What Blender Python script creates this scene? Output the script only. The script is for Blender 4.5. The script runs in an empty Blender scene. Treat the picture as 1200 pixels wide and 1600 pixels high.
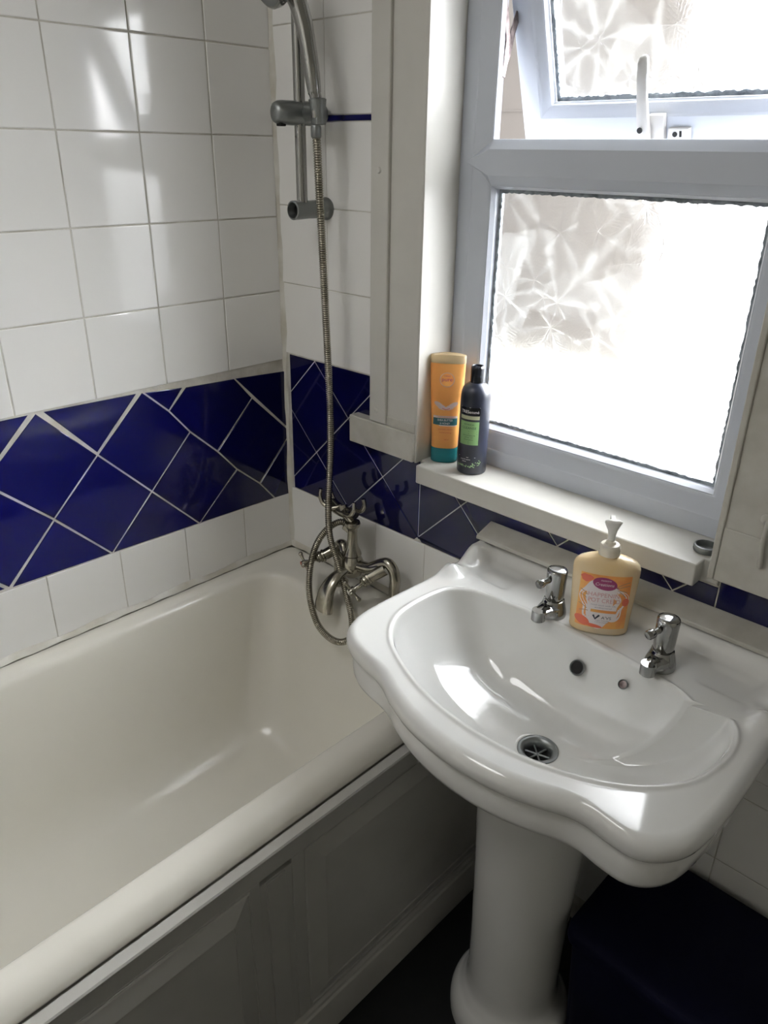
import bpy, bmesh, math, random
from mathutils import Vector, Matrix
random.seed(7)
H = 1.05                      # world height of the reference level (bottom of the white wall tiles)
C = bpy.context.scene.collection
sc = bpy.context.scene

# ------------------------------------------------------------------ camera
cam_d = bpy.data.cameras.new('camera'); cam = bpy.data.objects.new('camera', cam_d); C.objects.link(cam)
cam_d.sensor_fit = 'VERTICAL'; cam_d.sensor_height = 36; cam_d.lens = 27.0; cam_d.clip_start = 0.02
r_ = (0.719204911, 0.694669070, 0.013385742); u_ = (-0.304045943, 0.297344998, 0.905064648); f_ = (-0.624740234, 0.654996820, -0.425063295)
cam.matrix_world = Matrix(((r_[0], u_[0], -f_[0], 1.37436), (r_[1], u_[1], -f_[1], -1.10166), (r_[2], u_[2], -f_[2], 0.43572+H), (0, 0, 0, 1)))
sc.camera = cam

# ------------------------------------------------------------------ world, light, exposure
w = bpy.data.worlds.new('overcast_sky'); sc.world = w; w.use_nodes = True
wn = w.node_tree; bg = wn.nodes['Background']; bg.inputs[1].default_value = 1.0
SKY, GLOW, GROUND, GLOW_DIR = 3.4, 60.0, 2.8, Vector((.50, .70, .51)).normalized()
def wnode(op, a, b=0.0, c=None):
    n = wn.nodes.new('ShaderNodeMath'); n.operation = op
    for i, v in enumerate((a, b, c)):
        if v is None: continue
        if isinstance(v, (int, float)): n.inputs[i].default_value = v
        else: wn.links.new(v, n.inputs[i])
    return n.outputs[0]
wt = wn.nodes.new('ShaderNodeTexCoord'); wd_ = wn.nodes.new('ShaderNodeVectorMath'); wd_.operation = 'DOT_PRODUCT'; wd_.inputs[1].default_value = GLOW_DIR
wn.links.new(wt.outputs['Generated'], wd_.inputs[0]); wz = wn.nodes.new('ShaderNodeSeparateXYZ'); wn.links.new(wt.outputs['Generated'], wz.inputs[0])
glow = wnode('MULTIPLY', wnode('POWER', wnode('MAXIMUM', wd_.outputs['Value'], 0.0), 7.0), GLOW)       # bright veiled sun
mr = wn.nodes.new('ShaderNodeMapRange'); mr.inputs[1].default_value = -.06; mr.inputs[2].default_value = .06; mr.inputs[3].default_value = 0; mr.inputs[4].default_value = 1; wn.links.new(wz.outputs[2], mr.inputs[0])
lum = wnode('ADD', GROUND, wnode('MULTIPLY', wnode('ADD', glow, SKY-GROUND), mr.outputs[0]))
vs_ = wn.nodes.new('ShaderNodeVectorMath'); vs_.operation = 'SCALE'; vs_.inputs[0].default_value = (.965, .97, 1.0); wn.links.new(lum, vs_.inputs['Scale']); wn.links.new(vs_.outputs[0], bg.inputs[0])
sc.view_settings.view_transform = 'Standard'; sc.view_settings.look = 'None'
sc.view_settings.exposure = 0.56; sc.view_settings.gamma = 1.0; sc.view_settings.use_curve_mapping = False

# ------------------------------------------------------------------ materials
def srgb(h):
    if isinstance(h, str):
        v = [int(h[i:i+2], 16)/255 for i in (0, 2, 4)]
        return tuple(x/12.92 if x <= .04045 else ((x+.055)/1.055)**2.4 for x in v)+(1,)
    return h
def mat(name, col, rough=.5, metal=0, spec=.5, coat=0, bump=0, bscale=40, var=0, vscale=8, trans=0, ior=1.5, col2=None, sss=0):
    m = bpy.data.materials.new(name); m.use_nodes = True; nt = m.node_tree; b = nt.nodes['Principled BSDF']
    b.inputs['Base Color'].default_value = srgb(col); b.inputs['Roughness'].default_value = rough
    b.inputs['Metallic'].default_value = metal; b.inputs['Specular IOR Level'].default_value = spec
    b.inputs['Coat Weight'].default_value = coat; b.inputs['Coat Roughness'].default_value = .05
    b.inputs['Transmission Weight'].default_value = trans; b.inputs['IOR'].default_value = ior
    if sss:
        b.inputs['Subsurface Weight'].default_value = sss; b.inputs['Subsurface Scale'].default_value = .02
    tc = nt.nodes.new('ShaderNodeTexCoord')
    if bump:
        n = nt.nodes.new('ShaderNodeTexNoise'); n.inputs['Scale'].default_value = bscale; n.inputs['Detail'].default_value = 4
        bp = nt.nodes.new('ShaderNodeBump'); bp.inputs['Strength'].default_value = bump; bp.inputs['Distance'].default_value = .002
        nt.links.new(tc.outputs['Object'], n.inputs['Vector']); nt.links.new(n.outputs['Fac'], bp.inputs['Height']); nt.links.new(bp.outputs[0], b.inputs['Normal'])
    if var:
        n = nt.nodes.new('ShaderNodeTexNoise'); n.inputs['Scale'].default_value = vscale; n.inputs['Detail'].default_value = 6
        rp = nt.nodes.new('ShaderNodeMix'); rp.data_type = 'RGBA'
        c1 = srgb(col); c2 = srgb(col2) if col2 else tuple(x*(1-var) for x in c1[:3])+(1,)
        rp.inputs[6].default_value = c1; rp.inputs[7].default_value = c2
        cr = nt.nodes.new('ShaderNodeMapRange'); cr.inputs[1].default_value = .42; cr.inputs[2].default_value = .75
        nt.links.new(tc.outputs['Object'], n.inputs['Vector']); nt.links.new(n.outputs['Fac'], cr.inputs[0]); nt.links.new(cr.outputs[0], rp.inputs[0]); nt.links.new(rp.outputs[2], b.inputs['Base Color'])
    return m
M = dict(
 tile=mat('white_glazed_tile', 'ecebe8', .08, bump=.012, bscale=9),
 blue=mat('navy_glazed_tile', '090b3c', .06, bump=.015, bscale=9),
 bluepencil=mat('navy_border_tile', '11124a', .2),
 grout=mat('white_grout', 'cfccc3', .9, bump=.3, bscale=200, var=1, vscale=14, col2='a09a8d'),
 seal=mat('silicone_seal', 'd2d0c8', .45, var=1, vscale=12, col2='b0a996'),
 paint=mat('white_gloss_paint', 'c4c2bb', .3, bump=.25, bscale=25, var=.08, vscale=10),
 paint_dull=mat('old_white_paint', 'bfbdb5', .42, bump=.45, bscale=35, var=1, vscale=16, col2='aaa79c'),
 wall=mat('white_wall_paint', 'e2dfd6', .8, bump=.2, bscale=60),
 upvc=mat('white_upvc', 'c0c5ce', .28),
 upvc_seal=mat('grimy_glazing_seal', '9aa2a8', .7, bump=.5, bscale=150, var=1, vscale=60, col2='464f55'),
 ceramic=mat('white_ceramic', 'd8d8d5', .06, coat=.4),
 enamel=mat('cream_bath_enamel', 'e7e4da', .2, coat=.15, var=.05, vscale=3),
 panel=mat('grey_white_panel_paint', 'b5b4af', .38, bump=.25, bscale=30, var=.08, vscale=12),
 chrome=mat('chrome', '9c9c9a', .07, metal=1),
 oldchrome=mat('worn_chrome', 'aeaa9f', .2, metal=1, var=1, vscale=30, col2='8a8678'),
 satin=mat('satin_plastic_chrome', '8a8d8d', .38, metal=.9),
 dark=mat('dark_void', '0a0a0a', .7),
 red=mat('faded_red_enamel', 'a5614f', .35),
 cap_white=mat('white_enamel_disc', 'd0cfc8', .3),
 floor=mat('dark_vinyl_floor', '040608', .5, var=1, vscale=20, col2='080a0c'),
 bin=mat('navy_plastic', '01031c', .75, spec=.15),
 white_trans=mat('frosted_pump_plastic', 'eae9e4', .25, trans=.12, ior=1.3),
 handle=mat('white_handle_plastic', 'cccac6', .35),
 stay=mat('weathered_steel', '8d8180', .4, metal=.6, var=1, vscale=80, col2='4a3d3b'),
 render=mat('pale_pink_render', '8b8785', .9, bump=.5, bscale=30, var=.06, vscale=5),
 garden=mat('painted_brick', '2c2826', .8, bump=.4, bscale=20), paving=mat('grey_paving', '33312f', .8, bump=.4, bscale=20, var=.2, vscale=3),
 brightener=mat('brightener_white', 'e9e8e4', .8, bump=.3, bscale=30),
 soapbottle=mat('soft_clear_soap', 'f0d3a0', .22, trans=.25, ior=1.33, sss=0, var=1, vscale=9, col2='efe6d2'),
 soapneck=mat('milky_plastic', 'e9e4d6', .22, trans=.3, ior=1.3),
 label_white=mat('label_white', 'e4dcdc', .4),
 label_orange=mat('label_orange', 'e2924f', .4, var=1, vscale=40, col2='e8b45f'),
 label_coral=mat('label_coral', 'd96b50', .4),
 label_purple=mat('label_purple', '9a3f6e', .4),
 label_ink=mat('label_ink', '2b2c40', .5),
 label_pink=mat('label_pink_ink', 'cf9a9c', .5),
 label_grey=mat('label_grey_ink', '9c9aa6', .5),
 label_leaf=mat('label_leaf_lines', 'b08a6a', .5),
 orange=mat('orange_bottle', 'e2a35c', .3, trans=.3, ior=1.3),
 orange_glass=mat('clear_bottle_shell', 'f3dcb0', .15, trans=.6, ior=1.3),
 teal=mat('teal_cap', '1f7076', .25, trans=.15, ior=1.3),
 teal_label=mat('teal_label', '22565c', .4),
 silver_ink=mat('silver_ink', 'c3b3b0', .4),
 coral_ink=mat('coral_ink', 'c96f57', .5),
 nearblack=mat('charcoal_plastic', '171b28', .3, coat=.2),
 capblack=mat('cap_plastic', '10131c', .2),
 green=mat('green_label', '7a9f68', .45),
 gold=mat('pale_gold_label', 'a8a88c', .4),
 green_ink=mat('green_leaf_print', '7f9c6c', .5),
 darkgreen=mat('dark_green_ink', '1f3c33', .5),
)
def glass_material():
    m = bpy.data.materials.new('leaf_patterned_frosted_glass'); m.use_nodes = True; nt = m.node_tree; N = nt.nodes; L = nt.links; N.clear()
    def nd(t, **k):
        n = N.new(t)
        for a, b in k.items(): setattr(n, a, b)
        return n
    def mth(op, a, b=None):
        n = nd('ShaderNodeMath', operation=op)
        for i, v in enumerate((a, b)):
            if v is None: continue
            if isinstance(v, (int, float)): n.inputs[i].default_value = v
            else: L.new(v, n.inputs[i])
        return n.outputs[0]
    tc = nd('ShaderNodeTexCoord'); mp = nd('ShaderNodeMapping'); L.new(tc.outputs['Object'], mp.inputs[0])
    mp.inputs['Rotation'].default_value = (math.radians(90), 0, 0)
    mp.inputs['Location'].default_value = (.013, .02, 0)
    def leaf(scale, k, off):
        ns = nd('ShaderNodeTexNoise'); ns.inputs['Scale'].default_value = 14; L.new(mp.outputs[0], ns.inputs['Vector'])
        va = nd('ShaderNodeVectorMath', operation='MULTIPLY_ADD'); L.new(ns.outputs['Color'], va.inputs[0]); va.inputs[1].default_value = (.018, .018, 0); L.new(mp.outputs[0], va.inputs[2])
        vf = nd('ShaderNodeVectorMath', operation='MULTIPLY_ADD'); L.new(va.outputs[0], vf.inputs[0]); vf.inputs[1].default_value = (1, 1, 0); vf.inputs[2].default_value = (off, off*.7, 0)
        v = nd('ShaderNodeTexVoronoi'); v.voronoi_dimensions = '2D'; v.inputs['Scale'].default_value = scale; L.new(vf.outputs[0], v.inputs['Vector'])
        sub = nd('ShaderNodeVectorMath', operation='SUBTRACT'); L.new(vf.outputs[0], sub.inputs[0]); L.new(v.outputs['Position'], sub.inputs[1])
        sx = nd('ShaderNodeSeparateXYZ'); L.new(sub.outputs[0], sx.inputs[0])
        ang = mth('ARCTAN2', sx.outputs[1], sx.outputs[0]); rad = mth('SQRT', mth('ADD', mth('POWER', sx.outputs[0], 2.0), mth('POWER', sx.outputs[1], 2.0)))
        cn = nd('ShaderNodeSeparateColor'); L.new(v.outputs['Color'], cn.inputs[0])
        a2 = mth('ADD', ang, mth('MULTIPLY', cn.outputs[0], 6.28))
        main = mth('POWER', mth('ABSOLUTE', mth('COSINE', mth('MULTIPLY', a2, k/2))), 14.0)      # ribs of the leaf
        lob = mth('ABSOLUTE', mth('COSINE', mth('MULTIPLY', a2, k/2)))
        side = mth('ABSOLUTE', mth('SINE', mth('ADD', mth('MULTIPLY', rad, 380.0), mth('MULTIPLY', lob, 9.0))))  # fine side veins
        h = mth('ADD', main, mth('MULTIPLY', side, .15))
        h = mth('ADD', h, mth('MULTIPLY', cn.outputs[1], 1.2))
        return h
    h1 = leaf(7.5, 7.0, 0.0); h2 = leaf(12.0, 5.0, .37)
    h = mth('ADD', mth('MULTIPLY', h1, .6), mth('MULTIPLY', h2, .5))
    fn = nd('ShaderNodeTexNoise'); fn.inputs['Scale'].default_value = 160; L.new(mp.outputs[0], fn.inputs['Vector'])
    h = mth('ADD', h, mth('MULTIPLY', fn.outputs['Fac'], .25))
    bp = nd('ShaderNodeBump'); bp.inputs['Strength'].default_value = .55; bp.inputs['Distance'].default_value = .0022; L.new(h, bp.inputs['Height'])
    rf = nd('ShaderNodeBsdfRefraction'); rf.inputs['Roughness'].default_value = .36; rf.inputs['IOR'].default_value = 1.16
    rf.inputs['Color'].default_value = (.96, .97, .97, 1); L.new(bp.outputs[0], rf.inputs['Normal'])
    tr = nd('ShaderNodeBsdfTranslucent'); tr.inputs['Color'].default_value = (.86, .9, .89, 1); L.new(bp.outputs[0], tr.inputs['Normal'])
    gl = nd('ShaderNodeBsdfGlossy'); gl.inputs['Roughness'].default_value = .2; L.new(bp.outputs[0], gl.inputs['Normal'])
    mx = nd('ShaderNodeMixShader'); vein = mth('MULTIPLY', mth('MAXIMUM', mth('SUBTRACT', h, .75), 0.0), .035); L.new(vein, mx.inputs[0]); L.new(rf.outputs[0], mx.inputs[1]); L.new(tr.outputs[0], mx.inputs[2])
    m2 = nd('ShaderNodeMixShader'); m2.inputs[0].default_value = .05; L.new(mx.outputs[0], m2.inputs[1]); L.new(gl.outputs[0], m2.inputs[2])
    out = nd('ShaderNodeOutputMaterial'); L.new(m2.outputs[0], out.inputs[0])
    return m
M['glass'] = glass_material()

# ------------------------------------------------------------------ mesh helpers
class MB:
    def __init__(s): s.v = []; s.f = []; s.m = []
    def add(s, vs, fs, mi=0):
        o = len(s.v); s.v += [tuple(p) for p in vs]; s.f += [tuple(i+o for i in f) for f in fs]; s.m += [mi]*len(fs); return s
    def box(s, x0, x1, y0, y1, z0, z1, mi=0):
        vs = [(x, y, z) for x in (x0, x1) for y in (y0, y1) for z in (z0, z1)]
        return s.add(vs, [(0, 1, 3, 2), (4, 6, 7, 5), (0, 4, 5, 1), (2, 3, 7, 6), (0, 2, 6, 4), (1, 5, 7, 3)], mi)
    def loops(s, L, mi=0, cap0=False, cap1=False, closed=False, ring=True):
        n = len(L[0]); vs = [p for l in L for p in l]; fs = []
        K = len(L)
        for k in range(K if closed else K-1):
            k2 = (k+1) % K
            for i in range(n if ring else n-1):
                j = (i+1) % n; fs.append((k*n+i, k*n+j, k2*n+j, k2*n+i))
        if cap0: fs.append(tuple(range(n))[::-1])
        if cap1: fs.append(tuple((K-1)*n+i for i in range(n)))
        return s.add(vs, fs, mi)
    def lathe(s, prof, c=(0, 0, 0), ax=(0, 0, 1), n=32, mi=0, cap0=True, cap1=True, sx=1, sy=1):
        ax = Vector(ax).normalized(); t = Vector((1, 0, 0)) if abs(ax.x) < .9 else Vector((0, 1, 0))
        e1 = (t-ax*t.dot(ax)).normalized(); e2 = ax.cross(e1); c = Vector(c)
        L = [[c+ax*h+e1*(r*sx*math.cos(2*math.pi*i/n))+e2*(r*sy*math.sin(2*math.pi*i/n)) for i in range(n)] for r, h in prof]
        return s.loops(L, mi, cap0, cap1)
    def tube(s, path, rad, n=16, mi=0, caps=True, flat=1.0, up=(0, 0, 1)):
        P = [Vector(p) for p in path]; K = len(P); R = rad if isinstance(rad, (list, tuple)) else [rad]*K
        e = None; L = []
        for k in range(K):
            t = (P[min(k+1, K-1)]-P[max(k-1, 0)]).normalized()
            if e is None:
                u = Vector(up)
                if abs(u.dot(t)) > .95: u = Vector((1, 0, 0))
                e = (u-t*u.dot(t)).normalized()
            else: e = (e-t*e.dot(t)).normalized()
            b = t.cross(e)
            L.append([P[k]+e*(R[k]*math.cos(2*math.pi*i/n))+b*(R[k]*flat*math.sin(2*math.pi*i/n)) for i in range(n)])
        return s.loops(L, mi, caps, caps)
    def sphere(s, c, r, n=16, mi=0, sz=1):
        return s.lathe([(max(1e-4, r*math.sin(math.pi*k/12)), -r*sz*math.cos(math.pi*k/12)) for k in range(13)], c, n=n, mi=mi)
    def build(s, name, mats, parent=None, smooth=45, bevel=0, bseg=3, world=True, label=None):
        me = bpy.data.meshes.new(name); off = Vector((0, 0, 0))
        if parent is not None and world:
            p = parent
            while p is not None: off += p.location; p = p.parent
        me.from_pydata([(a-off.x, b-off.y, c-off.z) for a, b, c in s.v], [], s.f)
        for mm in (mats if isinstance(mats, (list, tuple)) else [mats]): me.materials.append(M[mm] if isinstance(mm, str) else mm)
        me.polygons.foreach_set('material_index', s.m)
        bm = bmesh.new(); bm.from_mesh(me); bmesh.ops.recalc_face_normals(bm, faces=bm.faces); bm.to_mesh(me); bm.free()
        if smooth:
            me.polygons.foreach_set('use_smooth', [True]*len(me.polygons)); me.set_sharp_from_angle(angle=math.radians(smooth))
        me.update()
        o = bpy.data.objects.new(name, me); C.objects.link(o)
        if parent is not None: o.parent = parent
        if bevel:
            md = o.modifiers.new('bevel', 'BEVEL'); md.width = bevel; md.segments = bseg; md.limit_method = 'ANGLE'; md.angle_limit = math.radians(40); md.harden_normals = False
        if label: o['label'] = label
        return o
def tag(o, label=None, cat=None, group=None, kind=None):
    if label: o['label'] = label
    if cat: o['category'] = cat
    if group: o['group'] = group
    if kind: o['kind'] = kind
    return o
def empty(name, loc, label=None, cat=None, group=None, kind=None):
    o = bpy.data.objects.new(name, None); C.objects.link(o); o.location = loc; o.empty_display_size = .05
    return tag(o, label, cat, group, kind)
def spline(pts, n=8, closed=False):
    P = [Vector(p) for p in pts]; K = len(P); out = []
    for k in range(K if closed else K-1):
        p0 = P[(k-1) % K] if closed or k > 0 else P[0]*2-P[1]
        p1 = P[k]; p2 = P[(k+1) % K]; p3 = P[(k+2) % K] if closed or k+2 < K else P[K-1]*2-P[K-2]
        for i in range(n):
            t = i/n; out.append(.5*((2*p1)+(p2-p0)*t+(2*p0-5*p1+4*p2-p3)*t*t+(3*p1-p0-3*p2+p3)*t**3))
    if not closed: out.append(P[-1])
    return out
def ss(a, b, x):
    t = max(0, min(1, (x-a)/(b-a))); return t*t*(3-2*t)
def lerp(a, b, t): return a+(b-a)*t
def clip_poly(P, x0, x1, z0, z1):
    for ax, val, sg in ((0, x0, 1), (0, x1, -1), (1, z0, 1), (1, z1, -1)):
        out = []
        for i in range(len(P)):
            a, b = P[i], P[(i+1) % len(P)]; da, db = (a[ax]-val)*sg, (b[ax]-val)*sg
            if da >= 0: out.append(a)
            if da*db < 0:
                t = da/(da-db); out.append((a[0]+(b[0]-a[0])*t, a[1]+(b[1]-a[1])*t))
        P = out
        if not P: return []
    return P
def area(P): return .5*sum(P[i][0]*P[(i+1) % len(P)][1]-P[(i+1) % len(P)][0]*P[i][1] for i in range(len(P)))
def inset(P, d):
    Q = []
    for i, p in enumerate(P):                                   # drop duplicate corners
        if math.hypot(p[0]-P[i-1][0], p[1]-P[i-1][1]) > 1e-4: Q.append(p)
    P = Q
    if area(P) < 0: P = P[::-1]
    n = len(P); out = []
    for i in range(n):
        a, b, c = P[i-1], P[i], P[(i+1) % n]
        d1 = (b[0]-a[0], b[1]-a[1]); l1 = math.hypot(*d1); d2 = (c[0]-b[0], c[1]-b[1]); l2 = math.hypot(*d2)
        n1 = (-d1[1]/l1, d1[0]/l1); n2 = (-d2[1]/l2, d2[0]/l2); k = 1+n1[0]*n2[0]+n1[1]*n2[1]
        k = max(k, .35); out.append((b[0]+(n1[0]+n2[0])*d/k, b[1]+(n1[1]+n2[1])*d/k))
    return out
def add_tile(mb, P, to3, mi, g=.0011, bv=.0012, tilt=.0005):
    Q = inset(P, g)
    if abs(area(Q)) < 1.2e-4: return
    A = Q; B = inset(Q, bv*.45); D = inset(Q, bv*1.3)
    cx = sum(p[0] for p in Q)/len(Q); cz = sum(p[1] for p in Q)/len(Q); tx = random.uniform(-tilt, tilt)/.08; tz = random.uniform(-tilt, tilt)/.08
    hh = lambda p, h: to3(p[0], p[1], h+(p[0]-cx)*tx+(p[1]-cz)*tz)
    mb.loops([[hh(p, -.002) for p in A], [hh(p, .0004) for p in A], [hh(p, .0012) for p in B], [hh(p, .0015) for p in D]], mi, cap1=True)

# ================================================================== THE ROOM
XR, YF, ZC = 2.05, -1.95, 2.38
o = MB().box(-.12, XR+.12, YF-.12, .14, -.1, 0).build('floor', 'floor'); tag(o, kind='structure')
o = MB().box(-.12, XR+.12, YF-.12, .14, ZC, ZC+.1).build('ceiling', 'wall'); tag(o, kind='structure')
o = MB().box(XR, XR+.12, YF-.12, 0, 0, ZC).build('wall_right', 'wall'); tag(o, kind='structure')
o = MB().box(-.12, XR, YF-.12, YF, 0, ZC).build('wall_front', 'wall'); tag(o, kind='structure')

# left wall: white field tiles, a navy band of tiles set on the diagonal, one cut row down to the bath
wl = MB().box(-.12, -.0005, YF, .14, 0, ZC, 1)
to_left = lambda u, z, h: (h-.0005, -u, z+H)
P0 = .1535
for r in range(9):
    for k in range(12):
        za, zb = r*P0, min((r+1)*P0, ZC-H-.002)
        add_tile(wl, [(k*P0+(.004 if k == 0 else 0), za), ((k+1)*P0, za), ((k+1)*P0, zb), (k*P0+(.004 if k == 0 else 0), zb)], to_left, 0, g=.0013)
edges = [.002, .141, .302, .4585, .615]+[.615+.155*i for i in range(1, 9)]
for a, b in zip(edges[:-1], edges[1:]):
    add_tile(wl, [(a, -.479), (b, -.479), (b, -.3255-.008*max(0, 1-b/.6)), (a, -.3255-.008*max(0, 1-a/.6))], to_left, 0, g=.0009)
blues = [
 [(0, -.026), (.142, -.018), (.002, -.163)],
 [(.142, -.018), (.264, -.013), (.309, -.056), (.264, -.112), (.200, -.173), (.097, -.071)],
 [(.269, -.012), (.361, -.006), (.309, -.056)],
 [(.002, -.165), (.097, -.071), (.200, -.173), (.152, -.229), (.09, -.283), (.002, -.192)],
 [(.002, -.192), (.09, -.283), (.047, -.335), (.002, -.337)],
 [(.152, -.229), (.263, -.330), (.047, -.335), (.09, -.283)],
 [(.264, -.112), (.369, -.219), (.263, -.330), (.152, -.229), (.200, -.173)],
 [(.364, -.004), (.474, -.109), (.369, -.219), (.264, -.112), (.309, -.056)],
 [(.374, -.004), (.566, -.0005), (.474, -.106)],
 [(.369, -.219), (.475, -.327), (.263, -.330)],
 [(.474, -.109), (.579, -.213), (.475, -.327), (.369, -.219)],
 [(.577, -.0005), (.69, -.105), (.579, -.213), (.474, -.109)],
 [(.579, -.215), (.682, -.324), (.475, -.327)],
 [(.588, -.0005), (.79, -.0005), (.69, -.102)],
 [(.69, -.107), (.79, -.213), (.685, -.322), (.579, -.214)]]
for k in range(6):
    u = .795+.211*k
    blues += [[(u, -.001), (u+.1055, -.107), (u, -.213), (u-.1055, -.107)], [(u+.005, -.0005), (u+.206, -.0005), (u+.1055, -.104)],
              [(u, -.214), (u+.1055, -.322), (u-.1055, -.322)], [(u+.1055, -.108), (u+.211, -.214), (u+.1055, -.322), (u, -.214)]]
for P in blues: add_tile(wl, P, to_left, 2, g=.0017, bv=.0010)
o = wl.build('wall_left', ['tile', 'grout', 'blue'], smooth=0); tag(o, kind='structure')

# window wall
OX0, OX1, OZ0, OZ1 = .425, 1.040, -.165, .885          # opening
wb = MB()
wb.box(-.12, OX0, .0005, .14, 0, ZC, 1); wb.box(OX1, XR+.12, .0005, .14, 0, ZC, 1)
wb.box(OX0, OX1, .0005, .14, 0, OZ0+H, 1); wb.box(OX0, OX1, .0005, .14, OZ1+H, ZC, 1)
to_back = lambda x, z, h: (x, .0005-h, z+H)
def wtile(x0, x1, z0, z1, mi=0, g=.0009):
    P = [(x0, z0), (x1, z0), (x1, z1), (x0, z1)]
    add_tile(wb, P, to_back, mi, g=g)
zrows = [.0175, .173, .331, .4855]; zup = [.4965, .652, .808, .963, 1.118, 1.273]
cols = [.006, .1545, .299]
colr = [1.13, 1.285, 1.44, 1.595, 1.75, 1.905, XR]
for zs in (zrows, zup):
    for za, zb in zip(zs[:-1], zs[1:]):
        for a, b in zip(cols[:-1], cols[1:]): wtile(a, b, za, zb)
        for a, b in zip(colr[:-1], colr[1:]): wtile(a, b, za, zb)
for a, b in zip([.006, .205], [.205, .299]): wtile(a, b, .4855, .4965, 3, g=.0005)
cb = [.006, .150, .299, .444, .59, .735, .88, 1.03, 1.135, 1.285, 1.44, 1.595, 1.75, 1.905, XR]
for za, zb in zip([-.98, -.828, -.675, -.522, -.4765], [-.828, -.675, -.522, -.4765, -.315]):
    for a, b in zip(cb[:-1], cb[1:]):
        if a < .69 and zb < -.47: continue
        wtile(a, b, za, zb)
D = .2165
for i in range(-6, 16):
    for j in range(-8, 18):
        c0, d0 = .120+i*D, .091+j*D-(.004*(j-0) if j < 4 else 0)
        c1, d1 = c0+D, .091+(j+1)*D-(.004*(j+1) if j < 3 else 0)
        q = [((c+d)/2, (c-d)/2) for c, d in ((c0, d0), (c1, d0), (c1, d1), (c0, d1))]
        for x0, x1, ztop in ((.019, .4245, .0165), (.4245, 1.041, -.167), (1.041, XR, .0165)):
            qq = clip_poly(q, x0, x1, -.3145, ztop)
            if len(qq) > 2: add_tile(wb, qq, to_back, 2, g=.0011, bv=.001)
o = wb.build('wall_back', ['tile', 'grout', 'blue', 'bluepencil'], smooth=0); tag(o, kind='structure')
# corner bead of sealant
n = 40; cs = []
for k in range(n+1):
    z = lerp(-.477, ZC-H, k/n); ww = .0075+.0022*math.sin(k*1.7)+.0015*math.sin(k*.6); cs.append([(-.001, -ww, z+H), (ww*.42, -ww*.42, z+H), (ww*1.5, -.0005, z+H), (-.001, 0, z+H)])
o = MB().loops(cs, cap0=True, cap1=True).build('trim_1', 'seal'); tag(o, kind='structure')
# painted wooden casing round the window
def casing(name, segs, mats='paint'):
    m = MB()
    for s_ in segs: m.box(*s_)
    o = m.build(name, mats, bevel=.0025); tag(o, kind='structure'); return o
casing('trim_2', [(.302, .347, -.026, .0, -.067+H, .99+H), (.346, .4245, -.019, .0, -.06+H, .99+H)])
casing('trim_3', [(.243, .4245, -.027, .0, -.128+H, -.069+H), (.3, .4235, -.021, 0, -.07+H, -.05+H)], 'paint_dull')
casing('trim_4', [(.2, 1.25, -.024, 0, .885+H, .985+H)])
m = MB(); m.box(1.028, 1.24, -.0195, 0, -.146+H, .99+H); m.box(1.0265, 1.036, -.024, -.004, -.146+H, .99+H)
m.box(1.036, 1.24, -.0225, -.01, -.146+H, -.058+H)
for sx_ in (1.228, ): m.box(1.2, 1.25, -.026, 0, -.146+H, .99+H)
o = m.build('trim_5', 'paint_dull', bevel=.002); tag(o, kind='structure')
scr = MB()
for (x, z) in ((.3235, .405), (.3215, -.043)): scr.lathe([(.0001, .0035), (.004, .003), (.006, 0)], (x, -.026, z+H), ax=(0, -1, 0), n=16)
o = scr.build('trim_6', 'paint'); tag(o, kind='structure')
# flat board on the wall behind the basin
m = MB(); xs0, xs1 = .608, 1.30
m.loops([[(x, .0, -.202+H), (x, -.004, -.2025+H), (x, -.045, -.2165+H), (x, -.046, -.2235+H), (x, -.04, -.2245+H), (x, .0, -.216+H)] for x in (xs0, xs1)], cap0=True, cap1=True)
o = m.build('trim_7', 'paint_dull', bevel=.0015); tag(o, kind='structure')

# ------------------------------------------------------------------ window
win = empty('window_1', (.73, .09, -.127+H), kind='structure')
def rect_loops(mb, x0, x1, z0, z1, prof, yoff=0, closed=True, mi=0):
    mb.loops([[(x0+i_, y+yoff, z0+i_+H), (x1-i_, y+yoff, z0+i_+H), (x1-i_, y+yoff, z1-i_+H), (x0+i_, y+yoff, z1-i_+H)] for i_, y in prof], mi, closed=closed)
FX0, FX1, FZ0, FZ1 = .421, 1.044, -.128, .868
fr = MB(); rect_loops(fr, FX0, FX1, FZ0, FZ1, [(0, .135), (0, .0755), (.034, .0755), (.037, .077), (.062, .083), (.068, .0855), (.069, .098), (.062, .0985), (.045, .100), (.045, .135)])
fr.build('window_frame', 'upvc', win, smooth=20, bevel=.0012, bseg=2)
tm = MB()
tz0, tz1 = .384, .4575; zm = (tz0+tz1)/2
def hexloop(y, e=0, b=0):
    return [(.4395+b, y, zm+H), (.489+b*.3, y, tz0+e+H), (.976-b*.3, y, tz0+e+H), (1.0255-b, y, zm+H), (.976-b*.3, y, tz1-e+H), (.489+b*.3, y, tz1-e+H)]
tm.loops([hexloop(.098), hexloop(.086), hexloop(.0835, .003, .004), hexloop(.0745, .016, .0)], cap0=True, cap1=True)
tm.box(.455, 1.01, .098, .135, tz0+.03+H, tz1-.03+H)
tm.build('transom', 'upvc', win, smooth=20, bevel=.0008, bseg=2)
rv = MB(); rv.box(.4235, .4275, -.0195, .0755, -.13+H, .99+H-.1); rv.box(1.0375, 1.041, -.018, .0755, -.13+H, .89+H); rv.box(.4275, 1.0375, -.018, .0755, .868+H, .885+H)
rv.build('reveal_lining', 'paint', win, bevel=.0012)
sl = MB(); P = [(.4385, -.031), (1.0115, -.031), (1.0115, -.001), (1.0385, -.001), (1.0385, .12), (.4265, .12), (.4265, -.001), (.4385, -.001)]
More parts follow.
